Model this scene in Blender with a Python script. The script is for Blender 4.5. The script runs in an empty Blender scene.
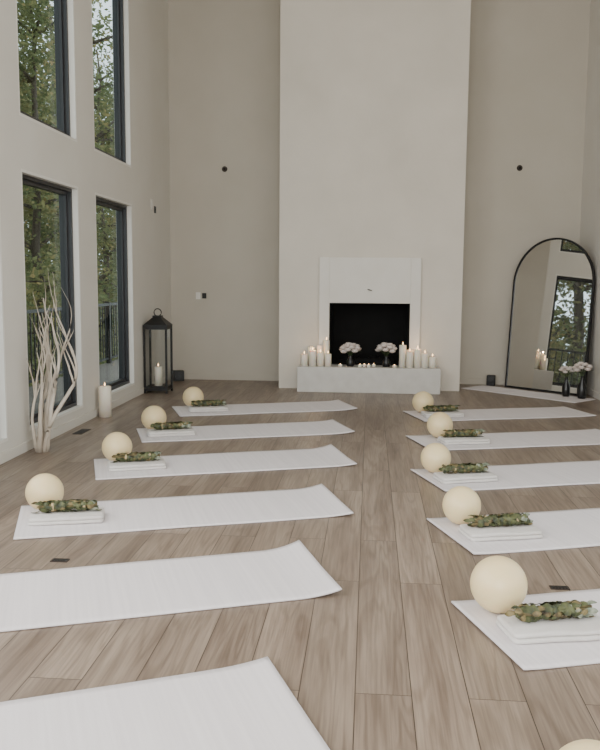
import bpy, math, random
from mathutils import Matrix, Vector, noise
random.seed(7)
pi=math.pi
scene=bpy.context.scene

# ------------------------------------------------------------------ materials
def srgb(r,g,b):
    def c(v):
        v/=255.
        return v/12.92 if v<=.04045 else ((v+.055)/1.055)**2.4
    return (c(r),c(g),c(b),1)
def base(name,col,rough=.6,metal=0,spec=.5):
    m=bpy.data.materials.new(name);m.use_nodes=True
    nt=m.node_tree;b=nt.nodes['Principled BSDF']
    b.inputs['Base Color'].default_value=col
    b.inputs['Roughness'].default_value=rough
    b.inputs['Metallic'].default_value=metal
    b.inputs['Specular IOR Level'].default_value=spec
    return m,nt,b
def N(nt,t,**kw):
    n=nt.nodes.new(t)
    for k,v in kw.items(): setattr(n,k,v)
    return n
def noisy(name,c1,c2,scale=3,rough=.6,bump=0,bscale=60,detail=4,stretch=(1,1,1),spec=.4,lo=.3,hi=.7):
    m,nt,b=base(name,c1,rough,0,spec)
    tc=N(nt,'ShaderNodeTexCoord');mp=N(nt,'ShaderNodeMapping');mp.inputs['Scale'].default_value=stretch
    nt.links.new(tc.outputs['Object'],mp.inputs[0])
    n=N(nt,'ShaderNodeTexNoise');n.inputs['Scale'].default_value=scale;n.inputs['Detail'].default_value=detail
    nt.links.new(mp.outputs[0],n.inputs['Vector'])
    r=N(nt,'ShaderNodeValToRGB');r.color_ramp.elements[0].color=c1;r.color_ramp.elements[1].color=c2
    r.color_ramp.elements[0].position=lo;r.color_ramp.elements[1].position=hi
    nt.links.new(n.outputs['Fac'],r.inputs[0]);nt.links.new(r.outputs[0],b.inputs['Base Color'])
    if bump:
        n2=N(nt,'ShaderNodeTexNoise');n2.inputs['Scale'].default_value=bscale;n2.inputs['Detail'].default_value=3
        nt.links.new(mp.outputs[0],n2.inputs['Vector'])
        bp=N(nt,'ShaderNodeBump');bp.inputs['Strength'].default_value=bump;bp.inputs['Distance'].default_value=.01
        nt.links.new(n2.outputs['Fac'],bp.inputs['Height']);nt.links.new(bp.outputs[0],b.inputs['Normal'])
    return m
M={}
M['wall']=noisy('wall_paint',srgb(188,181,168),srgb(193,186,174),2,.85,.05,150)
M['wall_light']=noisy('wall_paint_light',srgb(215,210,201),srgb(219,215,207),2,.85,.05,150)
M['plaster']=noisy('chimney_plaster',srgb(213,206,194),srgb(223,216,205),1.5,.85,.12,25)
M['surround']=noisy('surround_plaster',srgb(226,221,213),srgb(231,227,220),4,.8,.06,60)
M['hearth']=noisy('hearth_plaster',srgb(205,201,195),srgb(215,212,206),9,.8,.1,60)
M['white_trim']=base('trim_white',srgb(228,225,218),.5)[0]
M['ceiling']=base('ceiling_paint',srgb(228,224,217),.9)[0]
M['black']=base('black_metal',srgb(22,22,23),.45)[0]
M['winframe']=base('window_frame_black',srgb(44,44,46),.4)[0]
M['soot']=noisy('firebox_soot',srgb(8,8,8),srgb(16,15,14),8,.9)
M['plastic']=base('black_plastic',srgb(18,18,18),.5)[0]
M['vent']=base('vent_bronze',srgb(52,44,38),.5)[0]
M['plate']=base('white_plate',srgb(225,222,215),.5)[0]
M['wax']=base('candle_wax',srgb(240,232,216),.5)[0]
bw=M['wax'].node_tree.nodes['Principled BSDF'];bw.inputs['Subsurface Weight'].default_value=.3;bw.inputs['Subsurface Scale'].default_value=.02;bw.inputs['Subsurface Radius'].default_value=(1,.6,.3)
M['wick']=base('wick',srgb(20,16,12),.9)[0]
M['petal']=noisy('petals',srgb(246,240,234),srgb(234,216,206),20,.7)
M['green']=noisy('stem_green',srgb(58,74,44),srgb(90,104,66),15,.6)
M['herb']=noisy('herb_leaf',srgb(38,46,31),srgb(96,100,64),26,.5,lo=.35,hi=.65)
M['herb2']=noisy('herb_leaf_dry',srgb(60,50,35),srgb(136,122,82),26,.55,lo=.35,hi=.65)
M['herb3']=noisy('herb_leaf_pale',srgb(90,100,84),srgb(160,164,146),30,.6,lo=.35,hi=.65)
M['twine']=base('twine',srgb(190,170,132),.9)[0]
M['branch']=noisy('branch_white',srgb(218,208,194),srgb(172,158,142),12,.85,.3,60,stretch=(1,1,.3))
M['bark']=noisy('bark',srgb(62,54,47),srgb(102,92,82),6,.95,.6,18,stretch=(1,1,.25))
M['deck']=noisy('deck_boards',srgb(96,90,84),srgb(126,118,108),6,.8,stretch=(1,10,1))
M['grass']=noisy('ground_grass',srgb(80,92,50),srgb(124,122,74),1.2,.95)
M['vase']=base('vase_black',srgb(20,20,21),.3)[0]
def mat_ball():
    m,nt,b=base('ball_rubber',srgb(234,213,166),.32,0,.5)
    b.inputs['Subsurface Weight'].default_value=.12;b.inputs['Subsurface Scale'].default_value=.03
    return m
M['ball']=mat_ball()
def mat_yoga():
    m,nt,b=base('yoga_mat_foam',srgb(226,223,224),.75,0,.3)
    tc=N(nt,'ShaderNodeTexCoord')
    n=N(nt,'ShaderNodeTexNoise');n.inputs['Scale'].default_value=160;n.inputs['Detail'].default_value=2;nt.links.new(tc.outputs['Object'],n.inputs['Vector'])
    mps=N(nt,'ShaderNodeMapping');mps.inputs['Scale'].default_value=(60,1.2,1);nt.links.new(tc.outputs['Object'],mps.inputs[0])
    n3=N(nt,'ShaderNodeTexNoise');n3.inputs['Scale'].default_value=1;n3.inputs['Detail'].default_value=2;nt.links.new(mps.outputs[0],n3.inputs['Vector'])
    mx=N(nt,'ShaderNodeMix',data_type='RGBA');mx.inputs[6].default_value=srgb(232,226,227);mx.inputs[7].default_value=srgb(212,206,208)
    nt.links.new(n3.outputs['Fac'],mx.inputs[0]);nt.links.new(mx.outputs[2],b.inputs['Base Color'])
    bp=N(nt,'ShaderNodeBump');bp.inputs['Strength'].default_value=.3;bp.inputs['Distance'].default_value=.002
    nt.links.new(n.outputs['Fac'],bp.inputs['Height']);nt.links.new(bp.outputs[0],b.inputs['Normal'])
    return m
M['mat']=mat_yoga()
M['towel']=noisy('towel_cotton',srgb(240,236,232),srgb(226,221,216),8,.95,.9,260)
def mat_floor():
    m,nt,b=base('plank_floor',srgb(140,120,102),.36,0,.45)
    L=nt.links
    tc=N(nt,'ShaderNodeTexCoord')
    mp=N(nt,'ShaderNodeMapping');mp.inputs['Rotation'].default_value=(0,0,pi/2);mp.inputs['Location'].default_value=(.35,.025,0)
    L.new(tc.outputs['Object'],mp.inputs[0])
    br=N(nt,'ShaderNodeTexBrick');br.offset=.37;br.offset_frequency=2;br.squash=1
    br.inputs['Color1'].default_value=(0,0,0,1);br.inputs['Color2'].default_value=(1,1,1,1);br.inputs['Mortar'].default_value=(.5,.5,.5,1)
    br.inputs['Scale'].default_value=1;br.inputs['Mortar Size'].default_value=.0018;br.inputs['Mortar Smooth'].default_value=.3
    br.inputs['Brick Width'].default_value=1.55;br.inputs['Row Height'].default_value=.178;br.inputs['Bias'].default_value=0
    L.new(mp.outputs[0],br.inputs['Vector'])
    cm=N(nt,'ShaderNodeVectorMath',operation='SCALE');cm.inputs['Scale'].default_value=17
    L.new(br.outputs['Color'],cm.inputs[0])
    ad=N(nt,'ShaderNodeVectorMath',operation='ADD');L.new(tc.outputs['Object'],ad.inputs[0]);L.new(cm.outputs[0],ad.inputs[1])
    mg=N(nt,'ShaderNodeMapping');mg.inputs['Scale'].default_value=(8,.6,1);L.new(ad.outputs[0],mg.inputs[0])
    n1=N(nt,'ShaderNodeTexNoise');n1.inputs['Scale'].default_value=1.0;n1.inputs['Detail'].default_value=2;n1.inputs['Distortion'].default_value=.5;L.new(mg.outputs[0],n1.inputs['Vector'])
    ml=N(nt,'ShaderNodeMath',operation='MULTIPLY');ml.inputs[1].default_value=60;L.new(n1.outputs['Fac'],ml.inputs[0])
    sn=N(nt,'ShaderNodeMath',operation='SINE');L.new(ml.outputs[0],sn.inputs[0])
    s2=N(nt,'ShaderNodeMath',operation='MULTIPLY_ADD');s2.inputs[1].default_value=.5;s2.inputs[2].default_value=.5;L.new(sn.outputs[0],s2.inputs[0])
    mg2=N(nt,'ShaderNodeMapping');mg2.inputs['Scale'].default_value=(110,3.5,1);L.new(ad.outputs[0],mg2.inputs[0])
    n2=N(nt,'ShaderNodeTexNoise');n2.inputs['Scale'].default_value=1;n2.inputs['Detail'].default_value=4;L.new(mg2.outputs[0],n2.inputs['Vector'])
    mg3=N(nt,'ShaderNodeMapping');mg3.inputs['Scale'].default_value=(9,.9,1);L.new(ad.outputs[0],mg3.inputs[0])
    n3=N(nt,'ShaderNodeTexNoise');n3.inputs['Scale'].default_value=1;n3.inputs['Detail'].default_value=5;L.new(mg3.outputs[0],n3.inputs['Vector'])
    r1=N(nt,'ShaderNodeValToRGB');r1.color_ramp.elements[0].color=srgb(121,103,88);r1.color_ramp.elements[1].color=srgb(153,135,118)
    r1.color_ramp.elements[0].position=.3;r1.color_ramp.elements[1].position=.68
    L.new(n3.outputs['Fac'],r1.inputs[0])
    mr_=N(nt,'ShaderNodeMix',data_type='RGBA',blend_type='MULTIPLY');mr_.inputs[0].default_value=.62
    rr=N(nt,'ShaderNodeValToRGB');rr.color_ramp.elements[0].color=(.70,.67,.64,1);rr.color_ramp.elements[1].color=(1,1,1,1)
    rr.color_ramp.elements[0].position=.0;rr.color_ramp.elements[1].position=.5
    L.new(s2.outputs[0],rr.inputs[0]);L.new(r1.outputs[0],mr_.inputs[6]);L.new(rr.outputs[0],mr_.inputs[7])
    mx=N(nt,'ShaderNodeMix',data_type='RGBA',blend_type='MULTIPLY');mx.inputs[0].default_value=.65
    r2=N(nt,'ShaderNodeValToRGB');r2.color_ramp.elements[0].color=(.66,.64,.62,1);r2.color_ramp.elements[1].color=(1,1,1,1)
    r2.color_ramp.elements[0].position=.35;r2.color_ramp.elements[1].position=.6
    L.new(n2.outputs['Fac'],r2.inputs[0]);L.new(mr_.outputs[2],mx.inputs[6]);L.new(r2.outputs[0],mx.inputs[7])
    hs=N(nt,'ShaderNodeHueSaturation');hs.inputs['Saturation'].default_value=.9;L.new(mx.outputs[2],hs.inputs['Color'])
    mr=N(nt,'ShaderNodeMapRange');mr.inputs['To Min'].default_value=.92;mr.inputs['To Max'].default_value=1.10
    L.new(br.outputs['Color'],mr.inputs['Value']);L.new(mr.outputs[0],hs.inputs['Value'])
    mm=N(nt,'ShaderNodeMix',data_type='RGBA');mm.inputs[7].default_value=srgb(66,54,45)
    L.new(br.outputs['Fac'],mm.inputs[0]);L.new(hs.outputs[0],mm.inputs[6]);L.new(mm.outputs[2],b.inputs['Base Color'])
    bp=N(nt,'ShaderNodeBump');bp.inputs['Strength'].default_value=.5;bp.inputs['Distance'].default_value=.002;bp.invert=True
    L.new(br.outputs['Fac'],bp.inputs['Height']);L.new(bp.outputs[0],b.inputs['Normal'])
    return m
M['floor']=mat_floor()
def mat_glass(name,g_):
    m=bpy.data.materials.new(name);m.use_nodes=True;nt=m.node_tree;nt.nodes.clear()
    o=N(nt,'ShaderNodeOutputMaterial');mx=N(nt,'ShaderNodeMixShader');t=N(nt,'ShaderNodeBsdfTransparent');g=N(nt,'ShaderNodeBsdfGlossy')
    t.inputs[0].default_value=(.88,.92,.91,1);g.inputs['Roughness'].default_value=.02;mx.inputs[0].default_value=g_
    nt.links.new(t.outputs[0],mx.inputs[1]);nt.links.new(g.outputs[0],mx.inputs[2]);nt.links.new(mx.outputs[0],o.inputs[0]);return m
M['glass']=mat_glass('window_glass',.06)
M['lglass']=mat_glass('lantern_glass',.02);M['lglass'].node_tree.nodes['Transparent BSDF'].inputs[0].default_value=(.97,.98,.98,1)
M['mirror']=base('mirror_silver',(.86,.87,.86,1),.015,1)[0]
def mat_em(name,col,s):
    m=bpy.data.materials.new(name);m.use_nodes=True;nt=m.node_tree;nt.nodes.clear()
    o=N(nt,'ShaderNodeOutputMaterial');e=N(nt,'ShaderNodeEmission');e.inputs[0].default_value=col;e.inputs[1].default_value=s
    nt.links.new(e.outputs[0],o.inputs[0]);return m
M['flame']=mat_em('candle_flame',(1,.6,.28,1),7)
def mat_leaf():
    m=bpy.data.materials.new('leaves');m.use_nodes=True;nt=m.node_tree;nt.nodes.clear();L=nt.links
    o=N(nt,'ShaderNodeOutputMaterial');mx=N(nt,'ShaderNodeMixShader');mx.inputs[0].default_value=.42
    d=N(nt,'ShaderNodeBsdfDiffuse');t=N(nt,'ShaderNodeBsdfTranslucent')
    tc=N(nt,'ShaderNodeTexCoord');n=N(nt,'ShaderNodeTexNoise');n.inputs['Scale'].default_value=.8;n.inputs['Detail'].default_value=6
    L.new(tc.outputs['Object'],n.inputs['Vector'])
    r=N(nt,'ShaderNodeValToRGB');cr=r.color_ramp;cr.elements[0].color=srgb(92,106,76);cr.elements[0].position=.3
    cr.elements[1].color=srgb(196,158,112);cr.elements[1].position=.75
    for p,c in((.42,srgb(110,122,84)),(.54,srgb(142,144,100)),(.64,srgb(176,160,110))): e=cr.elements.new(p);e.color=c
    L.new(n.outputs['Fac'],r.inputs[0]);L.new(r.outputs[0],d.inputs[0]);L.new(r.outputs[0],t.inputs[0])
    L.new(d.outputs[0],mx.inputs[1]);L.new(t.outputs[0],mx.inputs[2]);L.new(mx.outputs[0],o.inputs[0]);return m
M['leaf']=mat_leaf()

# ------------------------------------------------------------------ mesh builder
class MB:
    def __init__(s): s.v=[];s.f=[];s.mi=[];s.sm=[];s.mats=[]
    def _m(s,m):
        if m not in s.mats: s.mats.append(m)
        return s.mats.index(m)
    def add(s,vs,fs,m,smooth=False,T=None):
        o=len(s.v);i=s._m(m)
        for v in vs: s.v.append(tuple(T@Vector(v)) if T else tuple(v))
        for f in fs: s.f.append([a+o for a in f]);s.mi.append(i);s.sm.append(smooth)
    def box(s,x0,x1,y0,y1,z0,z1,m,T=None):
        vs=[(x,y,z) for x in(x0,x1) for y in(y0,y1) for z in(z0,z1)]
        s.add(vs,[(0,1,3,2),(4,6,7,5),(0,4,5,1),(2,3,7,6),(0,2,6,4),(1,5,7,3)],m,False,T)
    def lathe(s,prof,m,n=24,T=None,smooth=True,cx=0,cy=0):
        vs=[];fs=[]
        for r,z in prof:
            for k in range(n):
                a=2*pi*k/n;vs.append((cx+r*math.cos(a),cy+r*math.sin(a),z))
        for i in range(len(prof)-1):
            for k in range(n):
                a=i*n+k;b=i*n+(k+1)%n;fs.append((a,b,b+n,a+n))
        s.add(vs,fs,m,smooth,T)
    def tube(s,pts,rad,m,n=8):
        P=[Vector(p) for p in pts];vs=[];fs=[]
        for i,p in enumerate(P):
            d=(P[min(i+1,len(P)-1)]-P[max(i-1,0)]).normalized()
            u=d.cross(Vector((0,0,1)) if abs(d.z)<.95 else Vector((1,0,0))).normalized();w=d.cross(u)
            r=rad[i] if isinstance(rad,(list,tuple)) else rad
            for k in range(n):
                a=2*pi*k/n;vs.append(p+u*r*math.cos(a)+w*r*math.sin(a))
        for i in range(len(P)-1):
            for k in range(n):
                a=i*n+k;b=i*n+(k+1)%n;fs.append((a,b,b+n,a+n))
        fs.append(tuple(range(n))[::-1]);fs.append(tuple(range((len(P)-1)*n,len(P)*n)))
        s.add(vs,fs,m,True)
    def ball(s,c,r,m,seg=20,rings=12,sq=(1,1,1)):
        prof=[(r*math.sin(pi*i/rings)+1e-6,-r*math.cos(pi*i/rings)) for i in range(rings+1)]
        s.lathe(prof,m,seg,Matrix.Translation(c)@Matrix.Diagonal((*sq,1)))
    def obj(s,name,loc=(0,0,0),rot=0,bevel=0,sub=0,fixn=True):
        me=bpy.data.meshes.new(name);me.from_pydata(s.v,[],s.f)
        for m in s.mats: me.materials.append(M[m])
        me.polygons.foreach_set('material_index',s.mi);me.polygons.foreach_set('use_smooth',s.sm)
        if fixn:
            import bmesh
            bm=bmesh.new();bm.from_mesh(me);bmesh.ops.recalc_face_normals(bm,faces=bm.faces);bm.to_mesh(me);bm.free()
        me.update()
        o=bpy.data.objects.new(name,me);o.location=loc;o.rotation_euler=(0,0,rot);scene.collection.objects.link(o)
        if bevel:
            b=o.modifiers.new('bevel','BEVEL');b.width=bevel;b.segments=3;b.limit_method='ANGLE';b.harden_normals=False
        if sub:
            b=o.modifiers.new('sub','SUBSURF');b.levels=sub;b.render_levels=sub
        return o

# ------------------------------------------------------------------ room shell
XW=2.57;YB=10.5;YR=-3.5;H=5.7;T=.18
b=MB();b.box(-XW-T,XW+T,YR-T,YB+T,-.12,0,'floor');b.obj('floor')
b=MB();b.box(-XW-T,XW+T,YR-T,YB+T,H,H+.12,'ceiling');b.obj('ceiling')
LZ=(.14,2.10);UZ=(2.48,4.35)
Yw=[(7.60,8.80),(5.96,7.16),(4.48,5.60),(2.95,4.05),(1.35,2.45),(-.25,.85),(-1.85,-.75)]
def side_wall(name,x0,x1,wins,m):
    b=MB();ys=sorted(wins);cur=YR-T
    for (a,c) in ys:
        b.box(x0,x1,cur,a,0,H,m)
        b.box(x0,x1,a,c,0,LZ[0],m);b.box(x0,x1,a,c,LZ[1],UZ[0],m);b.box(x0,x1,a,c,UZ[1],H,m)
        cur=c
    b.box(x0,x1,cur,YB+T,0,H,m)
    return b.obj(name)
side_wall('wall_left',-XW-T,-XW,Yw,'wall_light')
Yr=[w for w in Yw if w[1]<7]
side_wall('wall_right',XW,XW+T,Yr,'wall_light')
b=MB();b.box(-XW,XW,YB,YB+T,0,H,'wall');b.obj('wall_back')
b=MB();b.box(-XW,-2.1,YR-T,YR,0,H,'wall_light');b.box(2.1,XW,YR-T,YR,0,H,'wall_light');b.box(-2.1,2.1,YR-T,YR,4.4,H,'wall_light');b.box(-2.1,2.1,YR-T,YR,0,.13,'wall_light');b.obj('wall_rear')
wn=0
def window_x(xin,sgn,y0,y1,z0,z1):
    global wn;wn+=1
    b=MB()
    def bx(d0,d1,ya,yb,za,zb,m):
        xs=sorted((xin-sgn*d0,xin-sgn*d1));b.box(xs[0],xs[1],ya,yb,za,zb,m)
    l=.022
    bx(0,.05,y0,y1,z0,z0+l,'white_trim');bx(0,.05,y0,y1,z1-l,z1,'white_trim')
    bx(0,.05,y0,y0+l,z0+l,z1-l,'white_trim');bx(0,.05,y1-l,y1,z0+l,z1-l,'white_trim')
    w=.05
    bx(.05,.16,y0,y1,z0,z0+w,'winframe');bx(.05,.16,y0,y1,z1-w,z1,'winframe')
    bx(.05,.16,y0,y0+w,z0+w,z1-w,'winframe');bx(.05,.16,y1-w,y1,z0+w,z1-w,'winframe')
    s=w+.028
    bx(.085,.135,y0+w,y1-w,z0+w,z0+s,'winframe');bx(.085,.135,y0+w,y1-w,z1-s,z1-w,'winframe')
    bx(.085,.135,y0+w,y0+s,z0+s,z1-s,'winframe');bx(.085,.135,y1-s,y1-w,z0+s,z1-s,'winframe')
    bx(.108,.113,y0+s,y1-s,z0+s,z1-s,'glass')
    return b.obj(f'window_{wn}')
for (a,c) in Yw:
    for z in (LZ,UZ): window_x(-XW,1,a,c,*z)
for (a,c) in Yr:
    for z in (LZ,UZ): window_x(XW,-1,a,c,*z)  # unseen right-hand windows, put in to let in fill light
wn+=1;b=MB();y0,y1=YR-.13,YR-.04
for x in (-2.1,-1.07,-.03,1.0,2.04): b.box(x,x+.06,y0,y1,.13,4.4,'winframe')
for z in (.13,2.2,4.34): b.box(-2.1,2.1,y0+.005,y1-.005,z,z+.06,'winframe')
b.box(-2.08,2.08,YR-.09,YR-.085,.15,4.38,'glass');b.obj(f'window_{wn}')  # unseen rear glazing, added to light the chimney from the front
def bb(name,*a):
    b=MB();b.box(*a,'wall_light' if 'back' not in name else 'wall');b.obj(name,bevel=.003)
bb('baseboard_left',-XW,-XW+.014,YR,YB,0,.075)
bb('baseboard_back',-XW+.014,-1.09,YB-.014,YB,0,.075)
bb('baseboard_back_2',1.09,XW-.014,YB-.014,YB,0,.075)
bb('baseboard_right',XW-.014,XW,YR,YB,0,.075)

CF=9.8;CW=1.08;fw=.475;fz0=.30;fz1=1.035
b=MB()
b.box(-CW,-fw,CF,YB,0,H,'plaster');b.box(fw,CW,CF,YB,0,H,'plaster')
b.box(-fw,fw,CF,YB,fz1,H,'plaster');b.box(-fw,fw,CF,YB,0,fz0-.005,'plaster')
t=.012
b.box(-fw,-fw+t,CF+.001,YB-.1,fz0,fz1,'soot');b.box(fw-t,fw,CF+.001,YB-.1,fz0,fz1,'soot')
b.box(-fw+t,fw-t,CF+.001,YB-.1,fz1-t,fz1,'soot');b.box(-fw+t,fw-t,CF+.001,YB-.1,fz0-.004,fz0+.01,'soot')
b.box(-fw+t,fw-t,YB-.12,YB-.1,fz0+.01,fz1-t,'soot')
for i in range(5): b.box(-.25+i*.12,-.235+i*.12,CF+.12,CF+.42,fz0+.06,fz0+.075,'soot')
b.box(-.3,.3,CF+.12,CF+.14,fz0+.01,fz0+.06,'soot');b.box(-.3,.3,CF+.40,CF+.42,fz0+.01,fz0+.06,'soot')
b.obj('chimney_breast')
b=MB();sf=CF-.06;se=CF-.0015
b.box(-.595,-fw,sf,se,.2965,1.57,'surround');b.box(fw,.595,sf,se,.2965,1.57,'surround');b.box(-fw,fw,sf,se,fz1,1.57,'surround')
b.obj('fireplace_surround',bevel=.004)
b=MB();b.box(-.83,.83,9.48,se,0,.295,'hearth');b.obj('fireplace_hearth',bevel=.006)
b=MB();b.tube([(.0,sf,1.19),(.0,sf-.04,1.19)],.006,'vent');b.tube([(-.028,sf-.04,1.2),(0,sf-.04,1.19),(.025,sf-.04,1.185)],.005,'vent');b.obj('gas_key_valve')

# ------------------------------------------------------------------ yoga mats
def yoga_mat(corner,ang,L=1.80,W=.62,curl=.012,curl0=.0,cornerlift=.0):
    nx,ny=90,20;vs=[];fs=[]
    ph=random.random()*6
    for i in range(nx+1):
        for j in range(ny+1):
            u=i/nx;x=u*L;y=-j/ny*W
            z=.0
            e=max(0,(x-(L-.20))/.20);z+=curl*e*e*(.8+.2*math.cos(3*j/ny+ph))
            e0=max(0,(.10-x)/.10);z+=curl0*e0*e0
            z+=cornerlift*e*max(0,1-j/ny*1.6)*e
            z+=.001*(1+math.sin(7*x+ph)*math.cos(4*y+ph))
            vs.append((x-.012*e*e,y,z))
    for i in range(nx):
        for j in range(ny):
            a=i*(ny+1)+j;fs.append((a,a+ny+1,a+ny+2,a+1))
    b=MB();b.add(vs,fs,'mat',True);o=b.obj('yoga_mat',(corner[0],corner[1],.0045),ang)
    s=o.modifiers.new('thick','SOLIDIFY');s.thickness=.006;s.offset=0
    return o
def loc(corner,al,ac,ang):
    c,s=math.cos(ang),math.sin(ang)
    return (corner[0]+al*c+ac*s,corner[1]+al*s-ac*c)
ZM=.0095
def ball(x,y,r=.108,z=ZM):
    b=MB()
    b.ball((0,0,r),r,'ball',48,28)
    T=Matrix.Translation((0,0,r))@Matrix.Rotation(random.uniform(.4,1.2),4,'X')@Matrix.Rotation(random.random()*6,4,'Y')@Matrix.Translation((0,0,r-.001))
    b.lathe([(1e-5,.002),(.007,.002),(.009,.0)],'ball',12,T)
    b.obj('exercise_ball',(x,y,z),random.random()*6)
TH=.019
def towel(x,y,ang,z=ZM):
    b=MB();L,W=.39,.20;layers=2;th=TH
    for k in range(layers):
        z0=k*th;ins=.004*k+random.uniform(0,.003)
        prof=[]
        for t in range(13):
            a=-pi/2+pi*t/12;prof.append((-1,-math.cos(a),math.sin(a)))
        for t in range(13):
            a=pi/2-pi*t/12;prof.append((1,math.cos(a),math.sin(a)))
        n=len(prof);nx=36;vs=[];fs=[]
        for i in range(nx+1):
            u=i/nx;x_=(-.5*math.cos(pi*u))*L
            e=max(0,(abs(x_)-(L/2-.025))/.025)
            cr=.025*(1-math.sqrt(max(0,1-e*e)))
            e2=max(0,(abs(x_)-(L/2-.0095))/.0095);sq=math.sqrt(max(0.02,1-e2*e2))
            for (sd,cx,cz) in prof:
                hw=W/2-ins-cr*.8-th/2
                py=sd*hw+cx*th/2*sq
                pz=z0+th/2+cz*th/2*sq
                w=.008*noise.noise(Vector((x_*8,py*9,x*3)))+.002*noise.noise(Vector((x_*40,py*40,x)))
                vs.append((x_*(1-.012*k)+.6*w,py+w,pz+(w*.6 if (k==layers-1 and cz>0) else 0)))
        for i in range(nx):
            for j in range(n):
                a=i*n+j;c=i*n+(j+1)%n;fs.append((a,c,c+n,a+n))
        fs.append(tuple(range(n)));fs.append(tuple(range(nx*n,nx*n+n)))
        b.add(vs,fs,'towel',True)
    b.obj('folded_towel',(x,y,z),ang)
def bundle(x,y,ang,z):
    b=MB();R0=.022
    for k in range(12):
        a=k*2.4;rr=R0*.75*math.sqrt((k+.5)/12)
        y_,z_=rr*math.cos(a),rr*math.sin(a)*.85
        b.tube([(-.15,y_*1.2,z_),(0,y_*.9,z_*.9),(.15,y_*1.25,z_)],[.006,.007,.004],'herb' if k%3 else 'herb2',6)
    for k in range(170):
        px=random.uniform(-.15,.13);a=random.random()*2*pi
        pr=.030 if abs(abs(px)-.085)>.02 else .024
        p0=Vector((px,pr*.75*math.cos(a),pr*.75*math.sin(a)*.85))
        d=Vector((random.choice((1,1,-1)),.22*math.cos(a)+random.uniform(-.2,.2),.16*math.sin(a)+random.uniform(-.12,.12))).normalized()
        L=random.uniform(.032,.052);w=random.uniform(.008,.013)
        nrm=Vector((0,math.cos(a),math.sin(a)));s=d.cross(nrm).normalized()
        vs=[];fs=[];K=5
        for i in range(K+1):
            u=i/K;ww=w*math.sin(pi*min(1,u*.97+.03))**.7
            c=p0+d*L*u+nrm*.008*math.sin(pi*u)
            vs+= [c-s*ww,c+nrm*.0015,c+s*ww]
        for i in range(K):
            q=i*3;fs+= [(q,q+1,q+4,q+3),(q+1,q+2,q+5,q+4)]
        for i in range(len(vs)): vs[i]=Vector((vs[i][0],vs[i][1],max(vs[i][2],-.029)))
        h='herb3' if (px>.08 and random.random()<.55) else random.choice(('herb','herb','herb2','herb'))
        b.add(vs,fs,h,True)
    for px in(-.085,-.079,.079,.085):
        b.lathe([(.0285,-.0035),(.0315,0),(.0285,.0035)],'twine',18,Matrix.Translation((px,0,0))@Matrix.Rotation(pi/2,4,'Y')@Matrix.Diagonal((.88,1,1,1)))
    b.obj('herb_bundle',(x,y,z+.0295),ang,fixn=False)
def station(corner,ang,sh=0,r=.108,acb=.12):
    bx,by=loc(corner,.13+sh,acb,ang);ball(bx,by,r)
    da=random.uniform(-.06,.06)
    tx,ty=loc(corner,.25+sh,.335+(acb-.12),ang);towel(tx,ty,ang+da-.03)
    ux,uy=loc(corner,.26+sh,.315+(acb-.12),ang);bundle(ux,uy,ang+da-.03+random.uniform(-.06,.06),ZM+2*TH+.002)
rad=math.radians
left=[(-.31,8.78,20.5,.02,0,.07,.106,.62),(-.31,7.50,20,.02,0,.01,.107,.62),(-.27,6.27,20,.02,.01,.03,.106,.62),(-.27,5.03,20,.016,.012,.005,.104,.62),(-.31,3.86,21.5,.024,.022,0,.108,.62),(-.315,2.655,24.5,.012,.004,0,.108,.67)]
for k,(x,y,a,cu,cl,sh,r,W) in enumerate(left):
    a=rad(a);L=1.80 if k<4 else 1.86
    c=(x-L*math.cos(a),y-L*math.sin(a))
    yoga_mat(c,a,L=L,curl=cu,cornerlift=cl,W=W);station(c,a,sh-(.06 if k>3 else 0),r,.13)
right=[(.35,8.15,17,.03,.106),(.32,6.83,17,.12,.107),(.30,5.59,18,0,.102),(.33,4.41,18,.015,.102),(.35,3.24,18,.01,.110),(.36,1.93,18,.02,.108)]
for (x,y,a,sh,r) in right:
    yoga_mat((x,y),rad(a),L=1.78,W=.60,curl=.008,curl0=.004);station((x,y),rad(a),sh,r,.13)
dm=Vector((.80,-.78)).normalized();am=math.atan2(dm.y,dm.x);nm=Vector((-dm.y,dm.x))
p=Vector((1.13,10.05))+nm*.44
yoga_mat((p.x,p.y),am,L=1.54,W=.44,curl=.0)

# ------------------------------------------------------------------ arched mirror leaning across the corner
def arch_mirror():
    A=Vector((1.70,10.28));B=Vector((2.46,9.52));W=(B-A).length;Hh=1.82
    R_=W/2;b=MB();n=40
    def outline(ins):
        pts=[(-W/2+ins,ins)];zc=Hh-R_;r=R_-ins
        for i in range(n+1):
            a=pi-pi*i/n;pts.append((r*math.cos(a),zc+r*math.sin(a)))
        pts.append((W/2-ins,ins));return pts
    o0=outline(0);o1=outline(.022);k=len(o0)
    vs=[(x,-.015,z) for x,z in o0]+[(x,-.015,z) for x,z in o1]+[(x,.02,z) for x,z in o0]+[(x,-.004,z) for x,z in o1]
    fs=[]
    for i in range(k):
        j=(i+1)%k
        fs+= [(i,j,k+j,k+i),(i,2*k+i,2*k+j,j),(k+i,k+j,3*k+j,3*k+i)]
    fs.append(tuple(2*k+i for i in range(k)))
    b.add(vs,fs,'black')
    b.add([(x,-.006,z) for x,z in o1],[tuple(range(k))],'mirror')
    o=b.obj('arched_floor_mirror')
    c=(A+B)/2
    o.rotation_euler=(math.radians(-4.5),0,math.atan2((B-A).y,(B-A).x)+math.radians(.8))
    o.location=(c.x,c.y,.003)
arch_mirror()

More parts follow.
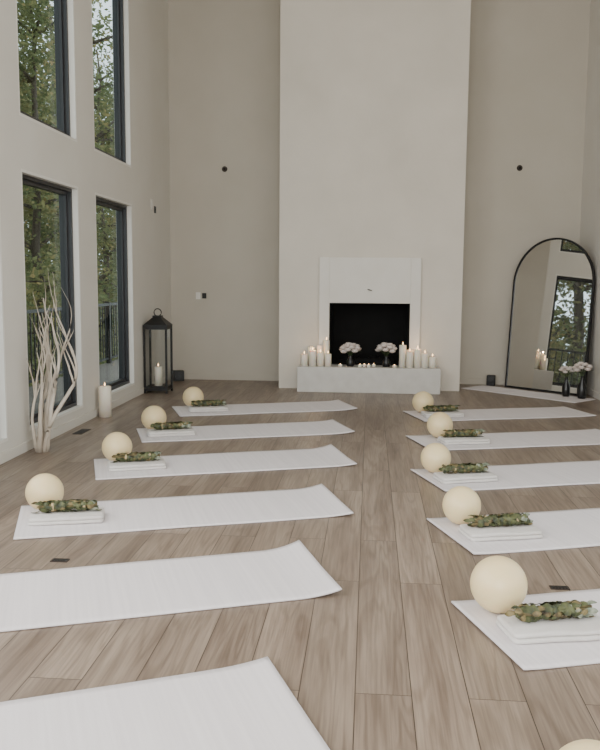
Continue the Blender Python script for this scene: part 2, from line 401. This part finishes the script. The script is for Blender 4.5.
# ------------------------------------------------------------------ flowers and vases
def bloom(b,c,r,m='petal'):
    c=Vector(c)
    for ring,(cnt,tilt,sc) in enumerate(((3,.15,.5),(5,.5,.75),(7,.95,1.0))):
        for k in range(cnt):
            a=2*pi*k/cnt+ring*.7+random.random()*.3
            T=Matrix.Translation(c)@Matrix.Rotation(a,4,'Z')@Matrix.Rotation(tilt,4,'Y')
            vs=[];fs=[];nn=4
            for i in range(nn+1):
                for j in range(nn+1):
                    u=i/nn;v=j/nn-.5;w=math.sin(pi*(.15+.75*u))*sc*r*.95
                    vs.append((.18*r+.35*r*math.sin(u*2.2)*sc-.5*v*v*r,v*w*1.3,(u-.4)*r*1.2*sc))
            for i in range(nn):
                for j in range(nn):
                    q=i*(nn+1)+j;fs.append((q,q+1,q+nn+2,q+nn+1))
            b.add(vs,fs,m,True,T)
def leafy(b,p,d,L,w,m='green'):
    p=Vector(p);d=Vector(d).normalized();s=d.cross(Vector((0,0,1)))
    if s.length<.1: s=Vector((1,0,0))
    s.normalize();up=s.cross(d)
    vs=[p,p+d*L*.4+s*w,p+d*L*.4-s*w,p+d*L*.45+up*w*.4,p+d*L]
    b.add(vs,[(0,1,3),(0,3,2),(1,4,3),(3,4,2)],m,True)
def vase_flowers(name,x,y,z,vr,vh,br,bh,n,neck=.5):
    b=MB()
    b.lathe([(1e-4,0),(vr*.8,0),(vr,vh*.15),(vr,vh*.5),(vr*neck,vh*.82),(vr*neck,vh*.95),(vr*neck*1.15,vh),(vr*neck*.9,vh),(vr*neck*.8,vh*.85),(1e-4,vh*.8)],'vase',28)
    for k in range(n):
        th=math.acos(1-1.15*(k+.5)/n);ph=k*2.4
        c=(br*.8*math.sin(th)*math.cos(ph),br*.8*math.sin(th)*math.sin(ph),bh+br*.62*math.cos(th))
        b.tube([(0,0,vh*.85),(c[0]*.4,c[1]*.4,(vh+c[2])/2),(c[0],c[1],c[2])],.0025,'green',6)
        bloom(b,c,br*.45)
    for k in range(9):
        a=k*.7+.2;leafy(b,(br*.4*math.cos(a),br*.4*math.sin(a),bh-br*.15),(math.cos(a),math.sin(a),-.1+.3*random.random()),br*.75,br*.2)
    b.obj(name,(x,y,z),random.random()*6,fixn=False)
vase_flowers('flower_vase',-.215,9.62,.297,.048,.13,.12,.19,17)
vase_flowers('flower_vase',.205,9.62,.297,.048,.13,.115,.20,15)
vase_flowers('flower_vase',2.24,9.46,.0105,.045,.22,.085,.285,10,.4)
vase_flowers('flower_vase',2.38,9.32,.0105,.052,.25,.105,.33,12,.4)

# ------------------------------------------------------------------ candles
def candle(b,x,y,z,r,h,lit=True):
    b.lathe([(1e-5,z),(r,z),(r,z+h-.004),(r-.004,z+h),(r*.75,z+h-.004),(r*.3,z+h-.009),(1e-5,z+h-.009)],'wax',20,None,True,x,y)
    b.tube([(x,y,z+h-.01),(x+.001,y,z+h+.01)],.0013,'wick',6)
    if lit:
        b.lathe([(1e-5,z+h+.003),(.0045,z+h+.009),(.006,z+h+.016),(.0045,z+h+.026),(.002,z+h+.034),(1e-5,z+h+.04)],'flame',10,None,True,x,y)
def cluster(lst):
    b=MB()
    for i,(x,y,r,h) in enumerate(lst): candle(b,x,y,.2955,r,h,i%3!=1)
    b.obj('candle_cluster',fixn=False)
cluster([(-.755,9.58,.043,.14),(-.68,9.68,.040,.22),(-.655,9.56,.042,.19),(-.565,9.58,.042,.16),(-.575,9.68,.036,.24),(-.50,9.68,.036,.30),(-.475,9.57,.040,.15)])
cluster([(.395,9.62,.042,.26),(.48,9.68,.040,.20),(.475,9.56,.042,.19),(.565,9.59,.044,.22),(.65,9.68,.036,.15),(.65,9.58,.042,.17),(.74,9.60,.042,.13)])
b=MB()
for i,(x,y) in enumerate([(-.1,9.55),(-.05,9.6),(.0,9.56),(.06,9.61),(-.33,9.55),(.30,9.55)]):
    b.lathe([(1e-5,.2955),(.021,.2955),(.024,.325),(.022,.325),(.019,.31),(1e-5,.309)],'wax',16,None,True,x,y)
    b.lathe([(1e-5,.312),(.003,.318),(.004,.325),(.002,.334),(1e-5,.338)],'flame',8,None,True,x,y)
b.obj('tealight_candles',fixn=False)
b=MB();candle(b,0,0,0,.060,.29);b.obj('pillar_candle',(-2.48,7.50,0),fixn=False)

# ------------------------------------------------------------------ lantern
def lantern(x,y,rot):
    b=MB();w=.126;p=.011
    for sx in(-1,1):
        for sy in(-1,1):
            b.box(sx*w-p,sx*w+p,sy*w-p,sy*w+p,0,.76,'black')
    b.box(-w,w,-w,w,.05,.075,'black');b.box(-w-.012,w+.012,-w-.012,w+.012,.76,.782,'black')
    for s in(-1,1):
        b.box(-w,w,s*w-.006,s*w+.006,.73,.76,'black');b.box(s*w-.006,s*w+.006,-w,w,.73,.76,'black')
        b.box(-w,w,s*w-.006,s*w+.006,.03,.05,'black');b.box(s*w-.006,s*w+.006,-w,w,.03,.05,'black')
        b.box(-w+p,w-p,s*w-.0015,s*w+.0015,.075,.73,'lglass');b.box(s*w-.0015,s*w+.0015,-w+p,w-p,.075,.73,'lglass')
    q=w+.008;t=.045
    vs=[(-q,-q,.782),(q,-q,.782),(q,q,.782),(-q,q,.782),(-t,-t,.87),(t,-t,.87),(t,t,.87),(-t,t,.87)]
    b.add(vs,[(0,1,5,4),(1,2,6,5),(2,3,7,6),(3,0,4,7),(0,3,2,1),(4,5,6,7)],'black')
    b.box(-.05,.05,-.05,.05,.87,.885,'black')
    pts=[(.042*math.cos(a),0,.92+.042*math.sin(a)) for a in [2*pi*i/24 for i in range(25)]]
    b.tube(pts,.006,'black',8)
    candle(b,0,0,.0755,.045,.22)
    b.obj('candle_lantern',(x,y,0),rot,fixn=False)
lantern(-2.42,9.25,.0)
b=MB();b.box(-.07,.07,-.06,.06,0,.13,'plastic')
b.lathe([(.045,0),(.05,.004),(.03,.006),(1e-5,.002)],'black',20,Matrix.Translation((0,-.06,.065))@Matrix.Rotation(pi/2,4,'X'))
b.obj('speaker',(-2.44,10.33,0),.3,bevel=.012)
b=MB();b.box(-.05,.05,-.045,.045,0,.13,'plastic')
b.lathe([(.034,0),(.038,.004),(.026,.006),(1e-5,.002)],'black',20,Matrix.Translation((0,-.045,.07))@Matrix.Rotation(pi/2,4,'X'))
b.obj('speaker',(1.54,10.42,0),-.3,bevel=.012)

# ------------------------------------------------------------------ dried branches
def branches(x,y):
    b=MB();rnd=random.Random(11)
    def grow(p,d,L,r,depth):
        n=max(5,int(L/.05));pts=[p.copy()];rad=[r];q=p.copy();dd=d.copy()
        for i in range(n):
            dd=(dd+Vector((rnd.uniform(-.13,.13),rnd.uniform(-.13,.13),.05))).normalized()
            if math.hypot(q.x,q.y)>.25: dd=(dd+Vector((-q.x,-q.y,0))*.8+Vector((0,0,.1))).normalized()
            q=q+dd*(L/n)
            if q.x<-.09: q.x=-.09;dd.x=abs(dd.x)
            q.z=max(q.z,.02)
            pts.append(q.copy());rad.append(r*(1-.80*(i+1)/n))
            if depth<2 and i>n*.35 and rnd.random()<.24:
                sd=Vector((rnd.uniform(-.6,.6),rnd.uniform(-.6,.6),rnd.uniform(.5,.9))).normalized()
                grow(q.copy(),(dd*.7+sd*.6).normalized(),L*rnd.uniform(.18,.34),rad[-1]*.75,depth+1)
        b.tube(pts,rad,'branch',8)
    for k in range(9):
        a=k*2.4;tl=.05+.19*rnd.random()
        d=Vector((math.cos(a)*tl+.05,math.sin(a)*tl,1)).normalized()
        grow(Vector((.035*math.cos(a),.035*math.sin(a),0)),d,rnd.uniform(.8,1.25),rnd.uniform(.015,.021),0)
    b.obj('dried_branches',(x,y,0),fixn=False)
branches(-2.45,5.90)

# ------------------------------------------------------------------ wall bits, floor vents
def wall_plate(name,x,y,z,nx,ny,w,h,m,round_=False):
    b=MB()
    if round_:
        b.lathe([(1e-5,.02),(.026,.018),(.034,.006),(.036,0)],m,24)
        b.lathe([(1e-5,.028),(.012,.026),(.014,.018)],'wick',12)
    else:
        b.box(-w/2,w/2,-h/2,h/2,0,.008,m);b.box(-w/5,w/5,-h/4,h/4,.008,.013,m)
    o=b.obj(name,bevel=0 if round_ else .002)
    o.matrix_world=Matrix.Translation((x,y,z))@(Matrix.Rotation(pi/2,4,'X') if ny<0 else Matrix.Rotation(pi/2,4,'Z')@Matrix.Rotation(pi/2,4,'X'))
wall_plate('sconce_junction_box',-1.86,YB,2.69,0,-1,0,0,'vent',True)
wall_plate('sconce_junction_box',1.81,YB,2.69,0,-1,0,0,'vent',True)
wall_plate('light_switch',-2.21,YB,1.09,0,-1,.06,.09,'plate')
wall_plate('light_switch',-2.13,YB,1.09,0,-1,.055,.07,'plastic')
wall_plate('thermostat',-XW,9.62,2.17,1,0,.09,.12,'plate')
wall_plate('thermostat',-XW,9.75,2.12,1,0,.07,.08,'plastic')
def outlet(x,y,w,d,rot=0):
    b=MB();b.box(-w/2,w/2,-d/2,d/2,0,.004,'vent')
    for i in range(5): b.box(-w/2*.8+i*w*.17,-w/2*.8+i*w*.17+w*.1,-d*.35,d*.35,.004,.006,'black')
    b.obj('floor_vent',(x,y,.0),rot)
outlet(-2.43,6.72,.08,.24);outlet(-1.41,3.57,.08,.04,.0);outlet(.83,3.46,.08,.04)

# ------------------------------------------------------------------ outside
b=MB()
for i in range(10): b.box(-2.95-.14*(i+1)+.005,-2.95-.14*i,2,17,-.13,-.09,'deck')
b.obj('deck')
b=MB();xr=-4.28
b.box(xr-.03,xr+.03,2,17,.86,.90,'black');b.box(xr-.015,xr+.015,2,17,-.02,.01,'black')
for i in range(126): y=2.05+i*.118;b.box(xr-.008,xr+.008,y-.008,y+.008,-.02,.86,'black')
for i in range(9): y=2.03+i*1.86;b.box(xr-.035,xr+.035,y-.03,y+.03,-.09,.92,'black')
b.obj('deck_railing')
b=MB();b.box(-60,40,-40,80,-3.2,-3,'grass');b.obj('ground_outside')
def make_tree(seed,hgt,cr,leaf_n):
    rnd=random.Random(seed);b=MB()
    tr=[(0,0,0)];q=Vector((0,0,0));ns=12
    for i in range(ns):
        q=q+Vector((rnd.uniform(-.15,.15),rnd.uniform(-.15,.15),hgt/ns));tr.append(tuple(q))
    b.tube(tr,[.19*(1-.07*i) for i in range(ns+1)],'bark',9)
    cents=[]
    for k in range(52):
        t=rnd.uniform(.12,1);i=min(ns-1,int(t*ns));p=Vector(tr[i])
        a=rnd.random()*6.28;L=cr*rnd.uniform(.5,1.05)*(1.12-.5*t)
        e=p+Vector((math.cos(a)*L,math.sin(a)*L,rnd.uniform(-.15,.45)*L))
        mid=(p+e)/2+Vector((0,0,.15*L))
        b.tube([p,mid,e],[.05,.03,.01],'bark',6)
        cents+= [e,mid*.4+e*.6,mid]
    vs=[];fs=[]
    for c in cents:
        for j in range(leaf_n):
            o=Vector((rnd.gauss(0,.42),rnd.gauss(0,.42),rnd.gauss(0,.28)));p=c+o
            s=rnd.uniform(.05,.10)
            u=Vector((rnd.gauss(0,1),rnd.gauss(0,1),rnd.gauss(0,.6))).normalized()
            w=u.cross(Vector((rnd.gauss(0,1),rnd.gauss(0,1),rnd.gauss(0,1)))).normalized()
            k=len(vs);vs+= [p-u*s,p+w*s*.5,p+u*s,p-w*s*.5];fs.append((k,k+1,k+2,k+3))
    b.add(vs,fs,'leaf')
    return b
protos=[make_tree(1,14,2.3,100),make_tree(2,16,2.6,100),make_tree(3,12,2.3,100)]
meshes=[None]*3
spots=[(-8.0,19.5,0),(-8.2,23.5,1),(-10.6,25,2),(-9.5,29,0),(-12.5,32,1),(-11.5,37,2),(-15,39,0),(-8.5,9.0,1),(-8.6,4.5,2),(-8.0,.5,0),(-8.3,13.2,2),(-12,7,0),(-12,15.5,1),(-14,21,2),(-13,27,2),(-17.5,31,0),(-13,43,1),(-15,11,1),(-8.4,15.8,0),(-16,45,2),(-19,38,1),(-9.5,35,2),(-8.2,6.8,0),(-12.5,3.5,2),(-16,6.5,1)]
for i,(x,y,k) in enumerate(spots):
    if meshes[k]:
        o=bpy.data.objects.new('tree',meshes[k]);scene.collection.objects.link(o)
    else:
        o=protos[k].obj('tree',fixn=False);meshes[k]=o.data
    o.location=(x,y,-3);o.rotation_euler=(0,0,i*1.3);s=.85+.25*((i*37)%10)/10;o.scale=(s,s,s)

# ------------------------------------------------------------------ world and lights
w=bpy.data.worlds.new('sky');scene.world=w;w.use_nodes=True
bg=w.node_tree.nodes['Background'];bg.inputs[0].default_value=(.84,.92,1.0,1);bg.inputs[1].default_value=2.3
def area(name,loc_,rot,sx,sy,p,col):
    l=bpy.data.lights.new(name,'AREA');l.shape='RECTANGLE';l.size=sx;l.size_y=sy;l.energy=p;l.color=col
    o=bpy.data.objects.new(name,l);o.location=loc_;o.rotation_euler=rot;scene.collection.objects.link(o)
area('rear_fill_light',(0,YR+.1,2.3),(pi/2,0,0),4.0,4.0,330,(1,.98,.95))  # fill lamp added inside the room, behind the camera
area('daylight_left_windows',(-XW+.1,1.6,2.3),(0,-pi/2,0),3.6,6.0,210,(1,.99,.97))
area('right_fill_light',(XW-.1,1.6,2.3),(0,pi/2,0),3.6,6.0,70,(1,.98,.95))  # added lamp along the right wall, brightens the room from that side
def pt(name,loc_,p,r=.006):
    l=bpy.data.lights.new(name,'POINT');l.energy=p;l.color=(1,.6,.3);l.shadow_soft_size=r
    o=bpy.data.objects.new(name,l);o.location=loc_;scene.collection.objects.link(o)
pt('candle_flame_light',(-.655,9.56,.2955+.19+.03),1.2);pt('candle_flame_light',(.565,9.59,.2955+.22+.03),1.2)

# ------------------------------------------------------------------ camera
R=Matrix.Rotation(math.radians(4.8),3,'Z')@Matrix.Rotation(math.radians(90-6.6),3,'X')@Matrix.Rotation(math.radians(0.43),3,'Z')
cam=bpy.data.cameras.new('camera');cam.sensor_fit='HORIZONTAL';cam.sensor_width=36;cam.lens=820/600*36
co=bpy.data.objects.new('camera',cam);co.matrix_world=Matrix.Translation((0,0,1.3))@R.to_4x4();scene.collection.objects.link(co);scene.camera=co
